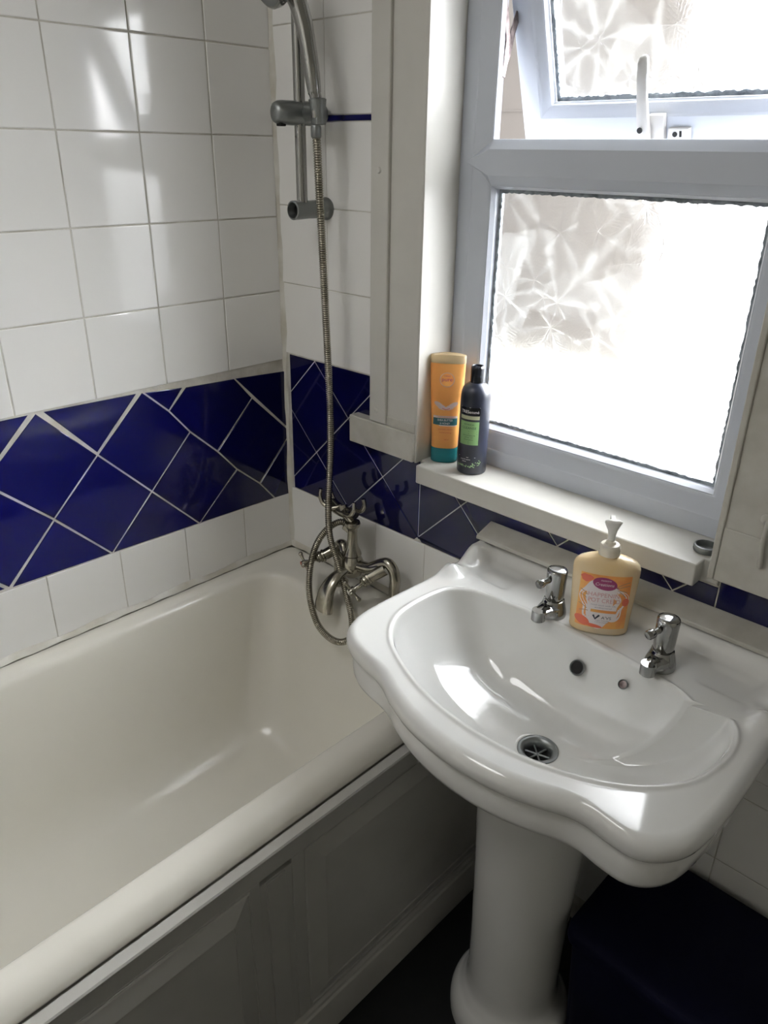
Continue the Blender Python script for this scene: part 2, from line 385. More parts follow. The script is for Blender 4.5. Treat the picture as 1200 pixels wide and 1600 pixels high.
sl.loops([[(x, y, z+H) for x, y in P] for z in (-.1655, -.1275)], cap0=True, cap1=True)
sl.build('window_sill', 'paint', win, bevel=.0025, bseg=3)
GX0, GX1, GZ0, GZ1 = .489, .976, -.060, .385
bd = MB(); rect_loops(bd, GX0, GX1, GZ0, GZ1, [(-.02, .12), (-.02, .1), (-.002, .099), (-.002, .0865), (.002, .0865), (.0065, .0955), (.0075, .1055), (.0075, .12)])
bd.build('glazing_bead', 'upvc', win, smooth=20)
se = MB(); k = 90
def wavy_rect(x0, x1, z0, z1, d, y, amp):
    out = []
    for (a, b) in (((x0, z0), (x1, z0)), ((x1, z0), (x1, z1)), ((x1, z1), (x0, z1)), ((x0, z1), (x0, z0))):
        for i in range(k):
            t = i/k; px_, pz = lerp(a[0], b[0], t), lerp(a[1], b[1], t); cx, cz = (x0+x1)/2, (z0+z1)/2
            dd = d+amp*(random.random()-.5)
            L_ = (min(px_, x1-dd) if px_ > cx else max(px_, x0+dd)); Z_ = (min(pz, z1-dd) if pz > cz else max(pz, z0+dd)); out.append((L_, y, Z_+H))
    return out
def seal(x0, x1, z0, z1, y, wd, name, parent):
    s_ = MB(); a = wavy_rect(x0, x1, z0, z1, 0, y, 0); b = wavy_rect(x0, x1, z0, z1, wd, y, .0025); c = [(p[0], y+.003, p[2]) for p in b]
    s_.loops([a, b, c]); return s_.build(name, 'upvc_seal', parent, world=(parent is win), smooth=0)
seal(GX0+.007, GX1-.007, GZ0+.007, GZ1-.007, .1045, .0062, 'glazing_seal', win)
pn = MB().box(GX0-.018, GX1+.018, .107, .112, GZ0-.018+H, GZ1+.018+H).build('glass_pane', 'glass', win, smooth=0)
# top hung casement, open outwards
SA = math.radians(19.3); SL = .363; SX0, SX1 = .4745, .990
sash = MB()
prof = [(0, .055), (0, .0), (.036, 0), (.039, .002), (.052, .008), (.055, .010), (.056, .055)]
sash.loops([[(SX0+i_-.73, y, -SL+i_), (SX1-i_-.73, y, -SL+i_), (SX1-i_-.73, y, -i_), (SX0+i_-.73, y, -i_)] for i_, y in prof], closed=True)
so = sash.build('casement_sash', 'upvc', win, world=False, smooth=20, bevel=.001, bseg=2)
so.location = Vector((.73, .083, .800+H))-win.location; so.rotation_euler = (SA, 0, 0)
sp = MB(); sp.box(SX0+.05-.73, SX1-.05-.73, .032, .037, -SL+.05, -.05); g2 = sp.build('glass_pane', 'glass', so, world=False, smooth=0)
s_ = MB(); a = [(p[0]-.73, .026, p[2]-H) for p in wavy_rect(SX0+.056, SX1-.056, -SL+.056, -.056, 0, 0, 0)]; b = [(p[0]-.73, .026, p[2]-H) for p in wavy_rect(SX0+.056, SX1-.056, -SL+.056, -.056, .007, 0, .003)]
s_.loops([a, b, [(p[0], .031, p[2]) for p in b]]); s_.build('glazing_seal', 'upvc_seal', so, world=False, smooth=0)
# casement handle (local to the sash: y negative is towards the room)
hd = MB(); hx = -.008
hd.box(hx-.013+.012, hx+.013+.012, -.012, 0, -SL+.003, -SL+.042)
hd.loops([[(hx+dx*wd-.004, y+dy*wd*.6, z) for dx, dy in ((-1, -.6), (-.6, -1), (.6, -1), (1, -.6), (1, .6), (.6, 1), (-.6, 1), (-1, .6))] for wd, y, z in
          ((.010, -.018, -SL+.0), (.0105, -.020, -SL+.022), (.0095, -.0225, -SL+.045), (.0085, -.0235, -SL+.07), (.0085, -.0225, -SL+.095), (.0085, -.0195, -SL+.118), (.007, -.017, -SL+.126), (.003, -.015, -SL+.129))], cap0=True, cap1=True)
ho = hd.build('window_handle', 'handle', so, world=False, bevel=.001, bseg=2)
lk = MB(); lk.box(.024, .058, -.011, 0, -SL+.0, -SL+.021); lk.build('lock_plate', 'handle', so, world=False, bevel=.001)
lk = MB(); lk.lathe([(.0045, 0), (.0045, .002), (.002, .0021)], (hx-.004, -.032, -SL+.026), ax=(0, -1, 0), n=14); lk.lathe([(.004, 0), (.004, .001)], (.036, -.011, -SL+.013), ax=(0, -1, 0), n=12)
lk.box(.0435, .047, -.0117, -.011, -SL+.009, -SL+.018); lk.build('screw_head', 'dark', so, world=False)
def flatbar(mb, pts, wd=.009, th=.0025):
    P = [Vector((x, y, z+H)) for x, y, z in pts]; L = []
    for i, p in enumerate(P):
        t = (P[min(i+1, len(P)-1)]-P[max(i-1, 0)]).normalized(); nn = Vector((1, 0, 0)); b = t.cross(nn).normalized()
        L.append([p+b*wd/2+nn*th/2, p+b*wd/2-nn*th/2, p-b*wd/2-nn*th/2, p-b*wd/2+nn*th/2])
    mb.loops(L, cap0=True, cap1=True)
st = MB(); flatbar(st, [(.485, .086, .75), (.485, .097, .665), (.485, .113, .607), (.4865, .108, .572), (.487, .102, .552)], .012)
flatbar(st, [(.483, .140, .648), (.482, .128, .617), (.483, .119, .587), (.485, .102, .557), (.486, .094, .535), (.487, .092, .50), (.487, .092, .46)], .013)
st.build('friction_stay', 'stay', win, bevel=.0008, bseg=2)

# next door's rendered wall seen past the open casement
m = MB(); m.box(-3.2, .2, 1.45, 1.65, 0, 3.3); 
for z in (1.62, 2.1, 2.6): m.box(-3.2, .202, 1.447, 1.452, z, z+.006)
o = m.build('wall_neighbour', 'render'); tag(o, kind='structure')
o = MB().box(-3.2, .5, 1.40, 1.449, 0, .80).build('wall_brightener', 'brightener'); tag(o, kind='structure')  # white block added outside so the lower pane looks bright
m = MB(); m.box(-4, -.12, .0, .14, 0, 6); m.box(XR+.12, 6, .0, .14, 0, 6); m.box(-.12, XR+.12, .0, .14, ZC+.1, 6)
o = m.build('wall_outside', 'garden'); tag(o, kind='structure')
o = MB().box(-4, 6, .14, 2.2, -.1, 0).build('floor_outside', 'paving'); tag(o, kind='structure')

# ================================================================== BATH
bath = empty('bathtub', (.345, -.85, 0), 'cream white bathtub with grey painted side panel along the left tiled wall', 'bathtub')
def rrect(x0, x1, y0, y1, r, z, n=14, rf=None):
    # corners: near-left, near-right, far-right, far-left ; rf = radius of the two far corners
    out = []; rf = rf or r
    for (cx, cy, a0, rr) in ((x0+r, y0+r, math.pi, r), (x1-r, y0+r, 1.5*math.pi, r), (x1-rf, y1-rf, 0, rf), (x0+rf, y1-rf, .5*math.pi, rf)):
        for i in range(n): a = a0+.5*math.pi*i/(n-1); out.append((cx+rr*math.cos(a), cy+rr*math.sin(a), z+H))
    # subdivide long sides so that every loop carries the same count
    res = []
    for i in range(len(out)):
        a, b = out[i], out[(i+1) % len(out)]; res.append(a)
        if i % n == n-1:
            for k_ in range(1, 10): t = k_/10; res.append((lerp(a[0], b[0], t), lerp(a[1], b[1], t), a[2]))
    return res
BX1, BY0 = .679, -1.72
spec = [(.002, .016, .002, 0, .01, -.540), (.002, .012, .002, 0, .01, -.518), (.002, .002, .002, 0, .01, -.508), (.002, 0, .002, 0, .01, -.502), (.002, .003, .002, .001, .012, -.4935), (.003, .010, .003, .003, .015, -.4855), (.006, .018, .006, .006, .02, -.4785),
        (.011, .028, .011, .012, .025, -.4752), (.03, .040, .04, .04, .04, -.4742), (.045, .052, .085, .06, .05, -.4748), (.054, .0585, .104, .07, .055, -.4765), (.059, .0625, .112, .075, .058, -.4805), (.0625, .066, .1165, .08, .06, -.489),
        (.066, .070, .122, .088, .06, -.51), (.073, .077, .135, .11, .065, -.58), (.083, .087, .153, .15, .075, -.68), (.094, .097, .172, .2, .085, -.77), (.106, .109, .19, .25, .095, -.825), (.13, .133, .215, .3, .10, -.86),
        (.165, .166, .26, .36, .10, -.878), (.22, .222, .34, .42, .08, -.884), (.30, .305, .45, .5, .03, -.888)]
tb = MB(); LL = [rrect(dl, BX1-dr, BY0+dn, -df, r, z, rf=r*(1.25 if z > -.5 and r > .045 else 1)) for dl, dr, df, dn, r, z in spec]
tb.loops(LL, cap1=True); tb.build('tub', 'enamel', bath, smooth=60)
sb = MB()
L = []
for k in range(60):
    y = lerp(-.004, BY0, k/59); a = .009+.002*math.sin(k*2.3); L.append([(.0012, y, -.463+H-.003*math.sin(k)), (a*.5, y, -.4665+H), (a, y, -.474+H), (.0012, y, -.478+H)])
sb.loops(L, cap0=True, cap1=True); L = []
for k in range(24):
    x = lerp(.0012, .677, k/23); a = .009+.003*math.sin(k*2.3); L.append([(x, -.0012, -.462+H), (x, -a*.5, -.4665+H), (x, -a, -.474+H), (x, -.0012, -.478+H)])
sb.loops(L, cap0=True, cap1=True); sb.build('sealant', 'seal', bath)

p = MB(); PY0 = -1.72
p.box(.668, .691, PY0, -.002, -.557+H, -.5145+H)
p.box(.668, .691, -.5815, -.002, 0, -.557+H); p.box(.668, .691, PY0, -.6435, 0, -.557+H); p.box(.668, .6905, -.6435, -.5815, 0, -.568+H)
pnl = p.build('side_panel', 'panel', bath, bevel=.0008, bseg=2, label='grey painted wooden panel with raised fields')
t = MB(); L = []
for k in range(40):
    y = lerp(PY0, -.002, k/39); e = .0006*math.sin(k*1.9)
    L.append([(.6805, y, -.5195+H), (.6815+e, y, -.507+H+e), (.698+e, y, -.5075+H+e*.5), (.7, y, -.5105+H), (.6985, y, -.5145+H), (.6912, y, -.518+H)])
t.loops(L, cap0=True, cap1=True); t.build('top_strip', 'panel', pnl, smooth=30)
def field(y0, y1, z0, z1):
    f = MB(); w_ = .036
    def lp(d, x): return [(x, y0+d, z0+d+H), (x, y1-d, z0+d+H), (x, y1-d, z1-d+H), (x, y0+d, z1-d+H)]
    f.loops([lp(0, .689), lp(0, .6925), lp(.003, .694), (lp(.004, .6915)), lp(w_, .7005), lp(w_+.001, .6985)], cap1=True)
    return f.build('raised_field', 'panel', pnl, smooth=15)
field(-.556, -.02, -.945, -.560); field(-1.26, -.662, -.945, -.560); field(-1.70, -1.30, -.945, -.560)
b_ = MB(); b_.box(.690, .6945, -.632, -.596, -.945+H, -.569+H); b_.build('cover_strip', 'panel', pnl, bevel=.001)
b_ = MB(); L = [[(x, y, z+H) for x, z in ((.69, -1.05), (.703, -1.05), (.703, -.972), (.7015, -.966), (.6975, -.963), (.6965, -.957), (.692, -.953), (.69, -.953))] for y in (PY0, -.002)]
b_.loops(L, cap0=True, cap1=True); b_.build('plinth', 'panel', pnl, smooth=25)

# ================================================================== WASH BASIN
BC = .907; ROT = -.035
rimO = [(-.300, -.13), (-.303, -.22), (-.306, -.30), (-.304, -.36), (-.288, -.402), (-.258, -.425), (-.222, -.436), (-.190, -.441), (-.162, -.450), (-.125, -.468), (-.07, -.486), (0, -.494),
        (.07, -.488), (.125, -.472), (.162, -.456), (.190, -.450), (.222, -.452), (.252, -.450), (.276, -.434), (.294, -.403), (.302, -.355), (.304, -.29), (.302, -.20), (.300, -.13), (.298, -.05), (.294, -.012), (.2, -.010), (.1, -.010), (0, -.010), (-.1, -.010), (-.2, -.010), (-.294, -.012), (-.299, -.05)]
bowlO = [(-.243, -.205), (-.252, -.265), (-.245, -.325), (-.213, -.372), (-.165, -.403), (-.10, -.428), (-.03, -.441), (.04, -.441), (.10, -.430), (.16, -.406), (.21, -.372), (.247, -.325), (.262, -.27), (.262, -.225), (.250, -.190), (.225, -.170), (.208, -.170), (.197, -.178), (.190, -.192), (.178, -.178),
         (.15, -.168), (.10, -.162), (.04, -.158), (-.03, -.156), (-.10, -.158), (-.15, -.164), (-.185, -.167), (-.215, -.178)]
O_C = Vector((0, -.27))
def radial(pts):
    S = spline([Vector((a, b)) for a, b in pts], 10, True)
    A = sorted([(math.atan2(q.y-O_C.y, q.x-O_C.x), (q-O_C).length) for q in S]); A = [(A[-1][0]-2*math.pi, A[-1][1])]+A+[(A[0][0]+2*math.pi, A[0][1])]
    def f(a):
        a = (a+math.pi) % (2*math.pi)-math.pi; lo = 0; hi = len(A)-1
        while hi-lo > 1:
            md = (lo+hi)//2
            if A[md][0] <= a: lo = md
            else: hi = md
        t = (a-A[lo][0])/max(1e-9, A[hi][0]-A[lo][0]); return lerp(A[lo][1], A[hi][1], t)
    return f
fO, fI = radial(rimO), radial(bowlO)
NT = 288; ang = [2*math.pi*i/NT for i in range(NT)]
ZD = -.250
def back_w(pt): return ss(-.075, -.045, pt.y)
def deck_h(x, y):
    h = 0
    h += .026*ss(-.064, -.026, y)                                          # low ledge at the back
    sx_ = abs(x)
    h += .0245*ss(.244, .286, sx_)*ss(-.128, -.075, y)*(1-ss(-.058, -.036, y))         # raised horn at either end, in two lobes
    h += .0165*math.exp(-(((sx_-.276)/.019)**2+((y+.150)/.021)**2))+.004*math.exp(-(((sx_-.276)/.012)**2+((y+.085)/.025)**2))
    h -= .0045*ss(.165, .185, sx_)*(1-ss(.235, .255, sx_))*ss(-.135, -.12, y)*(1-ss(-.078, -.062, y))  # shallow soap recess
    return h
DC = Vector((.018, -.285))      # outlet, in basin coordinates
def S(x, y, z):                 # basin to world, turned a little on its pedestal
    yy = y+.27; return (BC+x*math.cos(ROT)-yy*math.sin(ROT)*.0+0, -.27+yy+x*math.sin(ROT), z+H)
rings = []
prof_in = [(q_, -.2508-.1295*(1-q_**3.3)**.80) for q_ in (.10, .18, .26, .34, .42, .50, .57, .64, .70, .755, .80, .84, .875, .905, .93, .95, .966, .979)]+[(.989, -.2580), (.9955, -.2532), (1.0, -.2510)]
r0 = .0255
rings.append([S(DC.x+r0*math.cos(a), DC.y+r0*math.sin(a), -.384) for a in ang])
rings.append([S(DC.x+(r0+.004)*math.cos(a), DC.y+(r0+.004)*math.sin(a), -.3805) for a in ang])
for s, z in prof_in:
    L = []
    for a in ang:
        e = O_C+Vector((math.cos(a), math.sin(a)))*fI(a); c = DC+Vector((math.cos(a), math.sin(a)))*(r0+.004); q = c.lerp(e, max(0, (s-.06)/.94) if s < 1 else 1)
        # the back of the bowl is steep, the front slopes gently
        L.append(S(q.x, q.y, z))
    rings.append(L)
ND = 46
for k in range(1, ND+1):
    t = k/ND; L = []
    for a in ang:
        ro, ri = fO(a)-.016, fI(a); r = lerp(ri, ro, t); q = O_C+Vector((math.cos(a), math.sin(a)))*r
        lip = .0022*math.exp(-((r-ri-.006)/.004)**2)
        L.append(S(q.x, q.y, ZD+lip+deck_h(q.x, q.y)))
    rings.append(L)
def outer(dr, dz, zabs=None, keep=1.0):
    L = []
    for a in ang:
        r = fO(a)-dr; q = O_C+Vector((math.cos(a), math.sin(a)))*r
        base = ZD+deck_h(*(O_C+Vector((math.cos(a), math.sin(a)))*(fO(a)-.016)))*keep
        L.append(S(q.x, q.y, (base+dz) if zabs is None else zabs))
    return L
for dr, dz in ((.0115, -.0008), (.0075, -.0028), (.004, -.0058), (.0012, -.010), (0, -.0155)): rings.append(outer(dr, dz))
for dr, z in ((.0003, -.272), (.002, -.2785), (.006, -.2835), (.0105, -.2865), (.0125, -.289), (.0115, -.294), (.0105, -.31), (.0115, -.325), (.0145, -.333), (.021, -.3385), (.034, -.343)): rings.append(outer(dr, 0, z))
PC = Vector((0, -.235))
for s, z in ((.80, -.352), (.64, -.368), (.48, -.388), (.36, -.408)):
    L = []
    for a in ang:
        e = O_C+Vector((math.cos(a), math.sin(a)))*(fO(a)-.034); q = PC.lerp(e, s); L.append(S(q.x, q.y, z))
    rings.append(L)
rings.append([S(PC.x+.092*math.cos(a), PC.y+.092*math.sin(a), -.43) for a in ang])
basin = empty('wash_basin', (BC, -.27, -.25+H), 'white ceramic wash basin with bow front on the pedestal below the window', 'wash basin')
bb = MB(); bb.loops(rings, cap1=True); bb.build('bowl', 'ceramic', basin, smooth=80)
# outlet
wd = MB(); c = S(DC.x, DC.y, -.3815)
wd.lathe([(.0315, .0), (.0312, .0022), (.029, .0032), (.0245, .0022), (.0205, -.003), (.019, -.012), (.0185, -.03), (.0001, -.03)], c, n=40, cap0=False, cap1=False)
wd.build('waste_outlet', 'satin', basin, smooth=50)
wd = MB(); wd.lathe([(.0185, -.012), (.0001, -.012)], c, n=30, cap0=False, cap1=False); wd.build('outlet_hole', 'dark', basin)
wd = MB()
for k in range(3):
    a = k*math.pi/3+.3; wd.tube([(c[0]-.019*math.cos(a), c[1]-.019*math.sin(a), c[2]-.008), (c[0]+.019*math.cos(a), c[1]+.019*math.sin(a), c[2]-.008)], .0016, n=8)
wd.build('outlet_grid', 'satin', basin)

# overflow and chain stay hole on the back slope of the bowl
def bowl_hole(name_outer, px, r, m1, m2):
    p_, nrm = px; p_ = Vector(p_); nrm = Vector(nrm).normalized()
    q = MB(); q.lathe([(r*1.22, -.0015), (r*1.2, .0008), (r*1.05, .0016), (r*.95, .0006), (r*.9, -.004)], p_, ax=nrm, n=32, cap0=False, cap1=False)
    o1 = q.build(name_outer, m1, basin); q = MB(); q.lathe([(r*.93, -.0002), (.0001, .0002)], p_, ax=nrm, n=32, cap0=False, cap1=False)
    q.build('dark_hole', m2, o1)
OVF = ((.9135, -.1745, -.2935+H), (-.05, -.80, .60))
CHN = ((.992, -.178, -.281+H), (-.05, -.80, .60))
bowl_hole('overflow_ring', OVF, .0105, 'satin', 'dark')
bowl_hole('chain_stay', CHN, .0062, 'satin', 'stay')

# pedestal
ped = MB()
ped.lathe([(.112, -1.05), (.1125, -1.035), (.111, -1.02), (.106, -1.005), (.099, -.995), (.0945, -.990), (.093, -.985), (.088, -.978), (.0845, -.965), (.0825, -.94), (.0835, -.85), (.0855, -.75), (.0885, -.65), (.0925, -.55), (.0975, -.47), (.102, -.43), (.104, -.405)], (BC+.001, -.245, H), n=72, sx=1.0, sy=1.0)
o = ped.build('basin_pedestal', 'ceramic', smooth=80); tag(o, 'white ceramic pedestal column standing on the dark floor under the basin', 'pedestal')

# navy bin
nb = empty('storage_bin', (1.16, -.155, 0), 'dark navy plastic bin under the basin to the right of the pedestal', 'bin')
def rr(x0, x1, y0, y1, r, z, n=8):
    out = []
    for (cx, cy, a0) in ((x0+r, y0+r, math.pi), (x1-r, y0+r, 1.5*math.pi), (x1-r, y1-r, 0), (x0+r, y1-r, .5*math.pi)):
        for i in range(n): a = a0+.5*math.pi*i/(n-1); out.append((cx+r*math.cos(a), cy+r*math.sin(a), z))
    return out
q = MB(); q.loops([rr(1.008+d, 1.33-d, -.275+d, -.02-d, .03, z) for d, z in ((.022, .0), (.018, .004), (.006, .27), (.004, .318))], cap0=True, cap1=True); q.build('body', 'bin', nb, smooth=50)
q = MB(); q.loops([rr(1.008+d, 1.33-d, -.275+d, -.02-d, .03, z) for d, z in ((.004, .312), (-.002, .313), (-.003, .318), (-.002, .334), (.002, .3385), (.012, .341), (.03, .342))], cap0=True, cap1=True); q.build('lid', 'bin', nb, smooth=50)

# ------------------------------------------------------------------ basin taps
def basin_tap(x, y, za, lab):
    z0 = -.2505; t = empty('basin_tap', (x, y, z0+H), lab, 'tap', 'chrome pillar taps on the basin')
    def T(px, py, pz): c_, s_ = math.cos(za), math.sin(za); return (x+px*c_-py*s_, y+px*s_+py*c_, z0+pz+H)
    b = MB()
    def ell(rx, ry, cy, z, n=36): return [T(rx*math.cos(2*math.pi*i/n), cy+ry*math.sin(2*math.pi*i/n), z) for i in range(n)]
    b.loops([ell(.0225, .0235, -.002, 0), ell(.023, .024, -.002, .003), ell(.022, .023, -.002, .010), ell(.0198, .021, -.001, .017), ell(.0175, .0185, 0, .024), ell(.0165, .0165, 0, .0285), ell(.013, .013, 0, .0300)], cap0=True, cap1=True)
    def sec(yc, zc, wx, hz): return [T(wx*dx, yc, zc+hz*dz) for dx, dz in ((-1, -.6), (-.6, -1), (.6, -1), (1, -.6), (1, .4), (.55, 1), (-.55, 1), (-1, .4))]
    b.loops([sec(-.006, .014, .0185, .011), sec(-.020, .0155, .0155, .009), (sec(-.028, .018, .0128, .0074)), sec(-.036, .0188, .0122, .0070), sec(-.0445, .0185, .0118, .0066)], cap0=True, cap1=True)
    b.build('tap_body', 'chrome', t, smooth=38)
    n = MB(); 
    def ring(r, yy, z): return [T(r*math.cos(2*math.pi*i/24), yy+r*math.sin(2*math.pi*i/24), z) for i in range(24)]
    n.loops([ring(.0112, -.043, .0255), ring(.0116, -.043, .023), ring(.0116, -.043, .008), ring(.0100, -.043, .0065), ring(.0090, -.043, .012)], cap0=True, cap1=True); n.build('nozzle', 'chrome', t, smooth=38)
    h = MB(); h.loops([ring(r, 0, z) for r, z in ((.0145, .0295), (.0152, .0305), (.0158, .045), (.0163, .066), (.0166, .077), (.0162, .0795), (.0158, .0798))], cap0=True, cap1=True)
    hh_ = h.build('handle', 'chrome', t, smooth=38)
    h = MB(); h.loops([ring(r, 0, z) for r, z in ((.0163, .0793), (.0165, .0805), (.0155, .0825), (.010, .0842), (.004, .0848))], cap0=True, cap1=True); h.build('handle_cap', 'chrome', hh_, smooth=50)
    l = MB(); l.tube([T(-.004, -.010, .067), T(-.007, -.018, .0655), T(-.0105, -.027, .0635)], [.0058, .0046, .0042], n=14)
    l.tube([T(-.0092, -.0235, .0642), T(-.010, -.026, .0637), T(-.0125, -.0325, .0625), T(-.0133, -.0345, .062)], [.0062, .0072, .0072, .006], n=16)
    l.build('lever', 'chrome', hh_, smooth=45)
    return t
basin_tap(.833, -.128, 0, 'chrome pillar tap on the left of the basin, nearer the bath')
basin_tap(1.025, -.136, 0, 'chrome pillar tap on the right of the basin, right of the soap bottle')

# ------------------------------------------------------------------ bath shower mixer
mx = empty('bath_mixer_tap', (.30, -.06, -.475+H), 'old worn chrome bath and shower mixer with cross handles on the bath end', 'mixer tap')
def W(x, y, z): return (x, y, z+H)
for x in (.232, .408):
    l = MB(); l.lathe([(.021, -.4755), (.022, -.470), (.019, -.465), (.0135, -.461), (.0115, -.455), (.0112, -.41)], (x, -.052, H), n=28)
    if x > .3: l.tube(spline([W(x, -.052, -.415), W(x+.001, -.052, -.395), W(x-.004, -.052, -.374), W(x-.018, -.053, -.362), W(x-.034, -.055, -.366), W(.345, -.062, -.385)], 6), .0118, n=18)
    else: l.tube(spline([W(x, -.052, -.415), W(x, -.053, -.39), W(x+.006, -.055, -.372), W(x+.02, -.057, -.366), W(.262, -.062, -.378)], 6), .0118, n=18)
    l.build('leg', 'oldchrome', mx, smooth=50)
hb = MB()
hb.lathe([(.012, -.425), (.020, -.418), (.0255, -.405), (.0265, -.392), (.022, -.380), (.018, -.372), (.0205, -.368), (.0185, -.362), (.014, -.352), (.0115, -.34), (.0105, -.318), (.012, -.306), (.0165, -.300), (.0185, -.294), (.0165, -.289), (.010, -.287)], (.294, -.068, H), n=32)
hb.tube(spline([W(.25, -.060, -.377), W(.275, -.066, -.388), W(.294, -.068, -.392), W(.32, -.066, -.391), W(.35, -.062, -.386), W(.372, -.058, -.376)], 5), [.013]*26, n=18)
hb.tube([W(.240, -.056, -.375), W(.222, -.086, -.392)], [.0135, .0125], n=20)
hb.tube([W(.385, -.058, -.375), W(.362, -.082, -.396)], [.0135, .0125], n=20)
hb.build('body', 'oldchrome', mx, smooth=50)
def cross_handle(a, b, face):
    A, B = Vector(W(*a)), Vector(W(*b)); d = (B-A).normalized(); h = MB(); Ln = (B-A).length
    h.lathe([(.0145, 0), (.0145, .004), (.012, .006), (.0135, .009), (.0135, .012), (.011, .014), (.012, .017), (.010, .020), (.006, .023), (.005, Ln-.004), (.0075, Ln), (.0085, Ln+.005), (.008, Ln+.010)], A, ax=d, n=24)
    u = Vector((0, 0, 1)); e1 = (u-d*u.dot(d)).normalized(); e2 = d.cross(e1); c = A+d*(Ln+.004)
    for k in range(4):
        an = math.radians(22+90*k); v = e1*math.cos(an)+e2*math.sin(an)
        h.tube([c+v*.004, c+v*.013, c+v*.018, c+v*.0225], [.0038, .0034, .0044, .0052], n=12, flat=.8); h.sphere(c+v*.0235, .0053, n=12)
    o_ = h.build('cross_handle', 'oldchrome', mx, smooth=50)
    h = MB(); h.lathe([(.0082, Ln+.0095), (.0078, Ln+.0125), (.005, Ln+.0135), (.0005, Ln+.0138)], A, ax=d, n=24, cap1=False); h.build('indicator_disc', face, o_, label='faded red disc' if face == 'red' else 'white disc')
cross_handle((.222, -.086, -.392), (.196, -.118, -.410), 'red')
cross_handle((.362, -.082, -.396), (.343, -.112, -.422), 'cap_white')
# spout: flat waisted arch over the rim
sp_ = MB(); pth = spline([W(.294, -.075, -.398), W(.292, -.098, -.403), W(.290, -.122, -.414), W(.288, -.140, -.436), W(.287, -.147, -.462), W(.286, -.149, -.480)], 5)
K = len(pth); sp_.tube(pth, [lerp(.0135, .0265, ss(.1, .95, i/(K-1))) for i in range(K)], n=24, flat=.55, up=(1, 0, 0))
sp_.build('spout', 'oldchrome', mx, smooth=50)
# cradle for the handset
cr = MB(); cc = Vector(W(.262, -.066, -.262))
cr.tube(spline([W(.294, -.068, -.292), W(.284, -.068, -.284), W(.270, -.067, -.277), cc], 4), [.010]*13, n=16)
cr.build('cradle_neck', 'oldchrome', mx, smooth=50)
cr = MB()
def cradle(sx_, k):
    b0 = cc+Vector((sx_*.006, .002 if k else -.002, -.006))
    return spline([b0, cc+Vector((sx_*.022, (-.012 if k else .010), -.010)), cc+Vector((sx_*.043, (-.018 if k else .014), -.004)), cc+Vector((sx_*.053, (-.018 if k else .014), .012)), cc+Vector((sx_*.052, (-.016 if k else .012), .028))], 5)
for sx_ in (-1, 1):
    for k in (0, 1): cr.tube(cradle(sx_, k), [.0062]*6+[.005]*10+[.0045]*5, n=12)
for k in (0, ):
    cr.tube(spline([cc+Vector((-.038, 0, -.006)), cc+Vector((-.02, 0, -.013)), cc+Vector((0, 0, -.015)), cc+Vector((.02, 0, -.013)), cc+Vector((.038, 0, -.006))], 5), .0125, n=16, flat=1.0)
cr.build('cradle', 'oldchrome', mx, smooth=50)

# hose with spiral armour
hose_pts = [(.262, -.052, -.318), (.250, -.058, -.309), (.235, -.075, -.318), (.220, -.095, -.345), (.212, -.112, -.385), (.221, -.132, -.430), (.245, -.152, -.470), (.285, -.168, -.507), (.325, -.172, -.522), (.360, -.168, -.521), (.378, -.155, -.505), (.361, -.135, -.474), (.325, -.115, -.443), (.283, -.100, -.389),
            (.250, -.094, -.33), (.236, -.084, -.26), (.231, -.072, -.16), (.229, -.068, -.052), (.224, -.068, .07), (.219, -.069, .192), (.217, -.071, .29), (.216, -.074, .366), (.218, -.078, .43), (.2195, -.082, .468)]
hose_pts = [(x, y, z+H) for x, y, z in hose_pts]
HP = spline(hose_pts, 40); D_ = [0]
for i in range(1, len(HP)): D_.append(D_[-1]+(HP[i]-HP[i-1]).length)
tot = D_[-1]; pitch = .0042; per = 4; n = int(tot/pitch*per); path = []; rad = []; j = 0
for i in range(n+1):
    d = tot*i/n
    while j < len(D_)-2 and D_[j+1] < d: j += 1
    path.append(HP[j].lerp(HP[j+1], (d-D_[j])/max(1e-9, D_[j+1]-D_[j]))); rad.append((.0060, .0074, .0078, .0074)[i % per])
ho_ = empty('shower_hose', path[0], 'ribbed metal shower hose hanging down in a loop to the bath mixer', 'shower hose')
q = MB(); q.tube(path, [r for r in rad], n=14); q.build('hose', 'oldchrome', ho_, smooth=70)
q = MB(); e_ = Vector(hose_pts[-1]); q.lathe([(.0085, 0), (.0095, .003), (.0095, .016), (.0085, .02)], e_+Vector((0, 0, -.012)), n=20); q.build('hose_nut', 'satin', ho_)
q = MB(); q.lathe([(.0105, -.004), (.0105, .014), (.009, .016)], Vector(hose_pts[0])+Vector((.006, .002, -.006)), ax=(-.7, -.35, .5), n=6); q.build('hose_nut', 'oldchrome', ho_)

